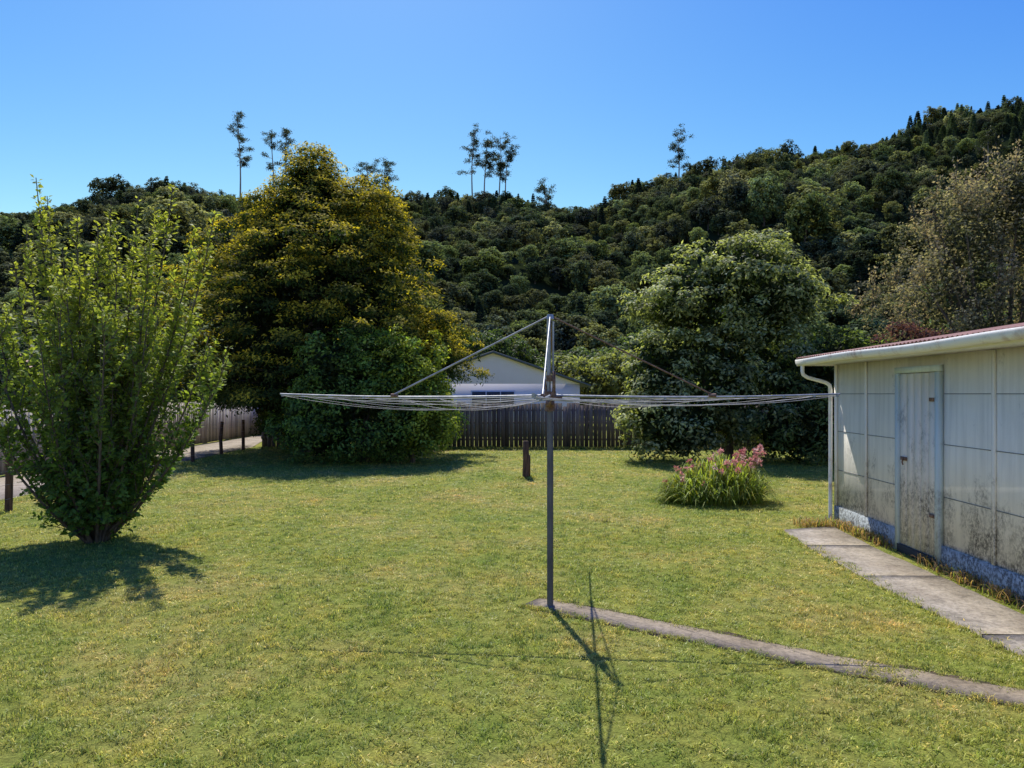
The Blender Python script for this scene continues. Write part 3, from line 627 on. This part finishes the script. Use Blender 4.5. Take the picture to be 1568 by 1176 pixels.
# ------------------------------------------------------------ neighbour house
h=empty('neighbour_house',(-.85,32,0)); W=4.2; EZ=2.25; PK=3.72; DP=9
b=B(); b.box((-W+.3,0,-.02),(W-.3,DP,EZ))
b.add([(-W+.3,0,EZ),(W-.3,0,EZ),(0,0,PK-.08),(0,0,PK-.08)],[[0,1,2,3]]); 
b.build('walls',[M_houseW],parent=h)
b=B()
for s_ in (-1,1):
    v=[(0,-.12,PK),(s_*(W+.15),-.12,EZ-.06),(s_*(W+.15),DP+.4,EZ-.06),(0,DP+.4,PK)]; v2=[(x,y,z-.07) for x,y,z in v]
    b.add(v+v2,[[0,1,2,3],[4,7,6,5],[1,5,6,2]])
b.build('roof',[M_houseroof],parent=h)
b=B()
for s_ in (-1,1):
    v=[(0,-.13,PK+.02),(s_*(W+.2),-.13,EZ-.05),(s_*(W+.2),-.13,EZ-.16),(0,-.13,PK-.10)]; v2=[(x,y-.03,z) for x,y,z in v]
    b.add(v+v2,[[0,1,2,3],[4,7,6,5],[0,4,5,1],[3,2,6,7]])
b.build('barge_boards',[M_houseroof],parent=h)
b=B(); b.box((-1.0,-.05,.95),(1.0,-.003,1.95)); b.build('window_frames',[M_white],parent=h)
b=B()
for x0,x1 in ((-.94,-.34),(-.29,.31),(.36,.94)): b.box((x0,-.058,1.02),(x1,-.052,1.89))
b.build('window_glass',[M_glass],parent=h)

h2=empty('red_roofed_house',(-24,26,0)); b=B(); b.box((-5,0,0),(5,8,2.2)); b.build('walls',[M_houseW],parent=h2)
b=B(); b.add([(-5.4,-.5,2.15),(5.4,-.5,2.15),(3.5,4,3.5),(-3.5,4,3.5),(-5.4,8.5,2.15),(5.4,8.5,2.15)],[[0,1,2,3],[4,3,2,5],[0,3,4,4],[1,5,2,2]]); b.build('roof',[M_rust],parent=h2)
b=B(); b.box((-3,-.04,.9),(-1,-.003,1.9)); b.box((1,-.04,.9),(3,-.003,1.9)); b.build('windows',[M_glass],parent=h2)

b=B(); b.tube([(0,0,-.1),(0,0,.0),(.01,0,.4),(.0,0,.78),(.0,0,.80)],[.075,.075,.07,.066,.05],0,10)
b.box((.068,-.03,.03),(.10,.03,.5)); o=b.build('wooden_post',[M_post],parent=None); o.location=(.29,15.1,0)

# ------------------------------------------------------------ rotary clothesline
cl=empty('rotary_clothesline',(.32,5.96,0),-.09); HZ=1.785; RR=2.34
b=B(); b.tube([(0,0,-.05),(0,0,.9),(0,0,HZ-.06)],.027,0,14); b.tube([(0,0,0),(0,0,.03)],[.05,.035],0,14); b.build('pole',[M_pole],True,parent=cl)
b=B(); b.tube([(-.012,0,HZ-.1),(-.012,0,HZ+.66)],.017,0,12); b.tube([(.026,-.01,HZ),(.026,-.01,HZ+.62)],.008,0,8); b.tube([(0,0,HZ+.64),(0,0,HZ+.68)],[.034,.026],0,12)
b.build('inner_column',[M_galv],True,parent=cl)
b=B(); b.tube([(0,0,HZ-.13),(0,0,HZ-.07)],.043,0,14); b.tube([(0,0,HZ-.03),(0,0,HZ+.035)],.05,0,14); b.tube([(0,0,HZ+.12),(0,0,HZ+.17)],.034,0,12)
b.box((-.035,-.07,HZ-.09),(.035,.07,HZ-.04)); b.box((-.10,-.03,HZ-.025),(.10,.03,HZ-.005)); b.box((.02,-.045,HZ+.03),(.045,.0,HZ+.2))
b.tube([(0,-.05,HZ-.065),(.0,-.14,HZ-.065),(.02,-.15,HZ-.03),(.03,-.15,HZ+.06)],.009,0,8); b.tube([(-.03,0,HZ+.02),(-.05,0,HZ+.14)],.012,0,8)
b.build('winding_gear',[M_rusty],parent=cl)
b=B(); tips=[]
def armz(rr): return HZ+.012*rr/2.34-.02*math.sin(rr/2.34*3.14)
for q in range(4):
    a=q*math.pi/2; d=np.array([math.cos(a),math.sin(a),0]); s=np.linspace(0,1,7)
    b.tube([d*(.05+(RR-.05)*t)+np.array([0,0,armz(RR*t)]) for t in s],np.where(s<.6,.0105,.0085),0,8)
    tips.append(d)
b.build('arms',[M_galv],True,parent=cl)
b=B()
for q in range(4):
    a=q*math.pi/2; d=np.array([math.cos(a),math.sin(a),0]); b.tube([np.array([0,0,HZ+.66])+d*.02,d*1.33+np.array([0,0,HZ+.01])],.0085 if q==2 else .0068,0 if q in(2,3) else 1,6)
    c=d*1.33+np.array([0,0,HZ]); b.tube([c-d*.03,c+d*.03],.017,1,8)
b.build('stay_rods',[M_galv,M_rusty],parent=cl)
b=B(); r=np.random.default_rng(4)
radii=(.95,1.28,1.6,1.9,2.14,2.32)
for rr in radii:
    for q in range(4):
        A=tips[q]*rr+np.array([0,0,armz(rr)-.012]);Bp=tips[(q+1)%4]*rr+np.array([0,0,armz(rr)-.012]); s=np.linspace(0,1,15); sag=r.choice([.015,.03,.05,.09,.13])*(rr/2.0)
        pts=A+(Bp-A)*s[:,None]-np.array([0,0,1])*(sag*4*s*(1-s))[:,None]; b.tube(pts,.0021,0,4)
b.build('lines',[M_line],parent=cl)
b=B()
for q in range(4):
    for rr in radii: c=tips[q]*rr+np.array([0,0,armz(rr)-.005]); b.tube([c-[0,0,.014],c+[0,0,.010]],.012,0,6)
b.build('line_clips',[M_galv],parent=cl)

# ------------------------------------------------------------ light
sd=np.array([-.25,1.15,1.8]); el=math.atan2(sd[2],math.hypot(sd[0],sd[1])); az=math.atan2(sd[0],sd[1])
L=bpy.data.lights.new('sun','SUN'); L.energy=5.0; L.angle=math.radians(.5); L.color=(1,.955,.86)
so=bpy.data.objects.new('sun',L); so.rotation_euler=Vector(tuple(-sd)).to_track_quat('-Z','Y').to_euler(); scene.collection.objects.link(so)
w=bpy.data.worlds.new('World'); scene.world=w; w.use_nodes=True; nt=w.node_tree; bg=nt.nodes['Background']
sk=nt.nodes.new('ShaderNodeTexSky'); sk.sky_type='NISHITA'; sk.sun_disc=False; sk.sun_elevation=el; sk.sun_rotation=az; sk.air_density=1.0; sk.dust_density=.4; sk.ozone_density=2.0
ST=.135; S0=.12
sp=nt.nodes.new('ShaderNodeSeparateColor'); cb=nt.nodes.new('ShaderNodeCombineColor'); nt.links.new(sk.outputs[0],sp.inputs[0])
for ch,(mx,pw,kk) in enumerate(((1.1,2.4,3.1),(1.0,1.75,1.82),(1.2,.55,1.16))):
    def M_(op,a,bv):
        n=nt.nodes.new('ShaderNodeMath'); n.operation=op; nt.links.new(a,n.inputs[0]); n.inputs[1].default_value=bv; return n.outputs[0]
    o=M_('MULTIPLY',sp.outputs[ch],S0); o=M_('MINIMUM',o,mx); o=M_('POWER',o,pw); o=M_('MULTIPLY',o,kk/ST); nt.links.new(o,cb.inputs[ch])
nt.links.new(cb.outputs[0],bg.inputs[0]); bg.inputs[1].default_value=ST
cam=bpy.data.cameras.new('camera'); co=bpy.data.objects.new('camera',cam); scene.collection.objects.link(co); scene.camera=co
co.location=(0,0,CH); co.rotation_euler=(math.radians(90),0,0); cam.lens=25; cam.sensor_width=36; cam.shift_y=15/1568; cam.clip_end=6000; cam.clip_start=.05
scene.view_settings.view_transform='Standard'; scene.view_settings.look='None'; scene.view_settings.exposure=0
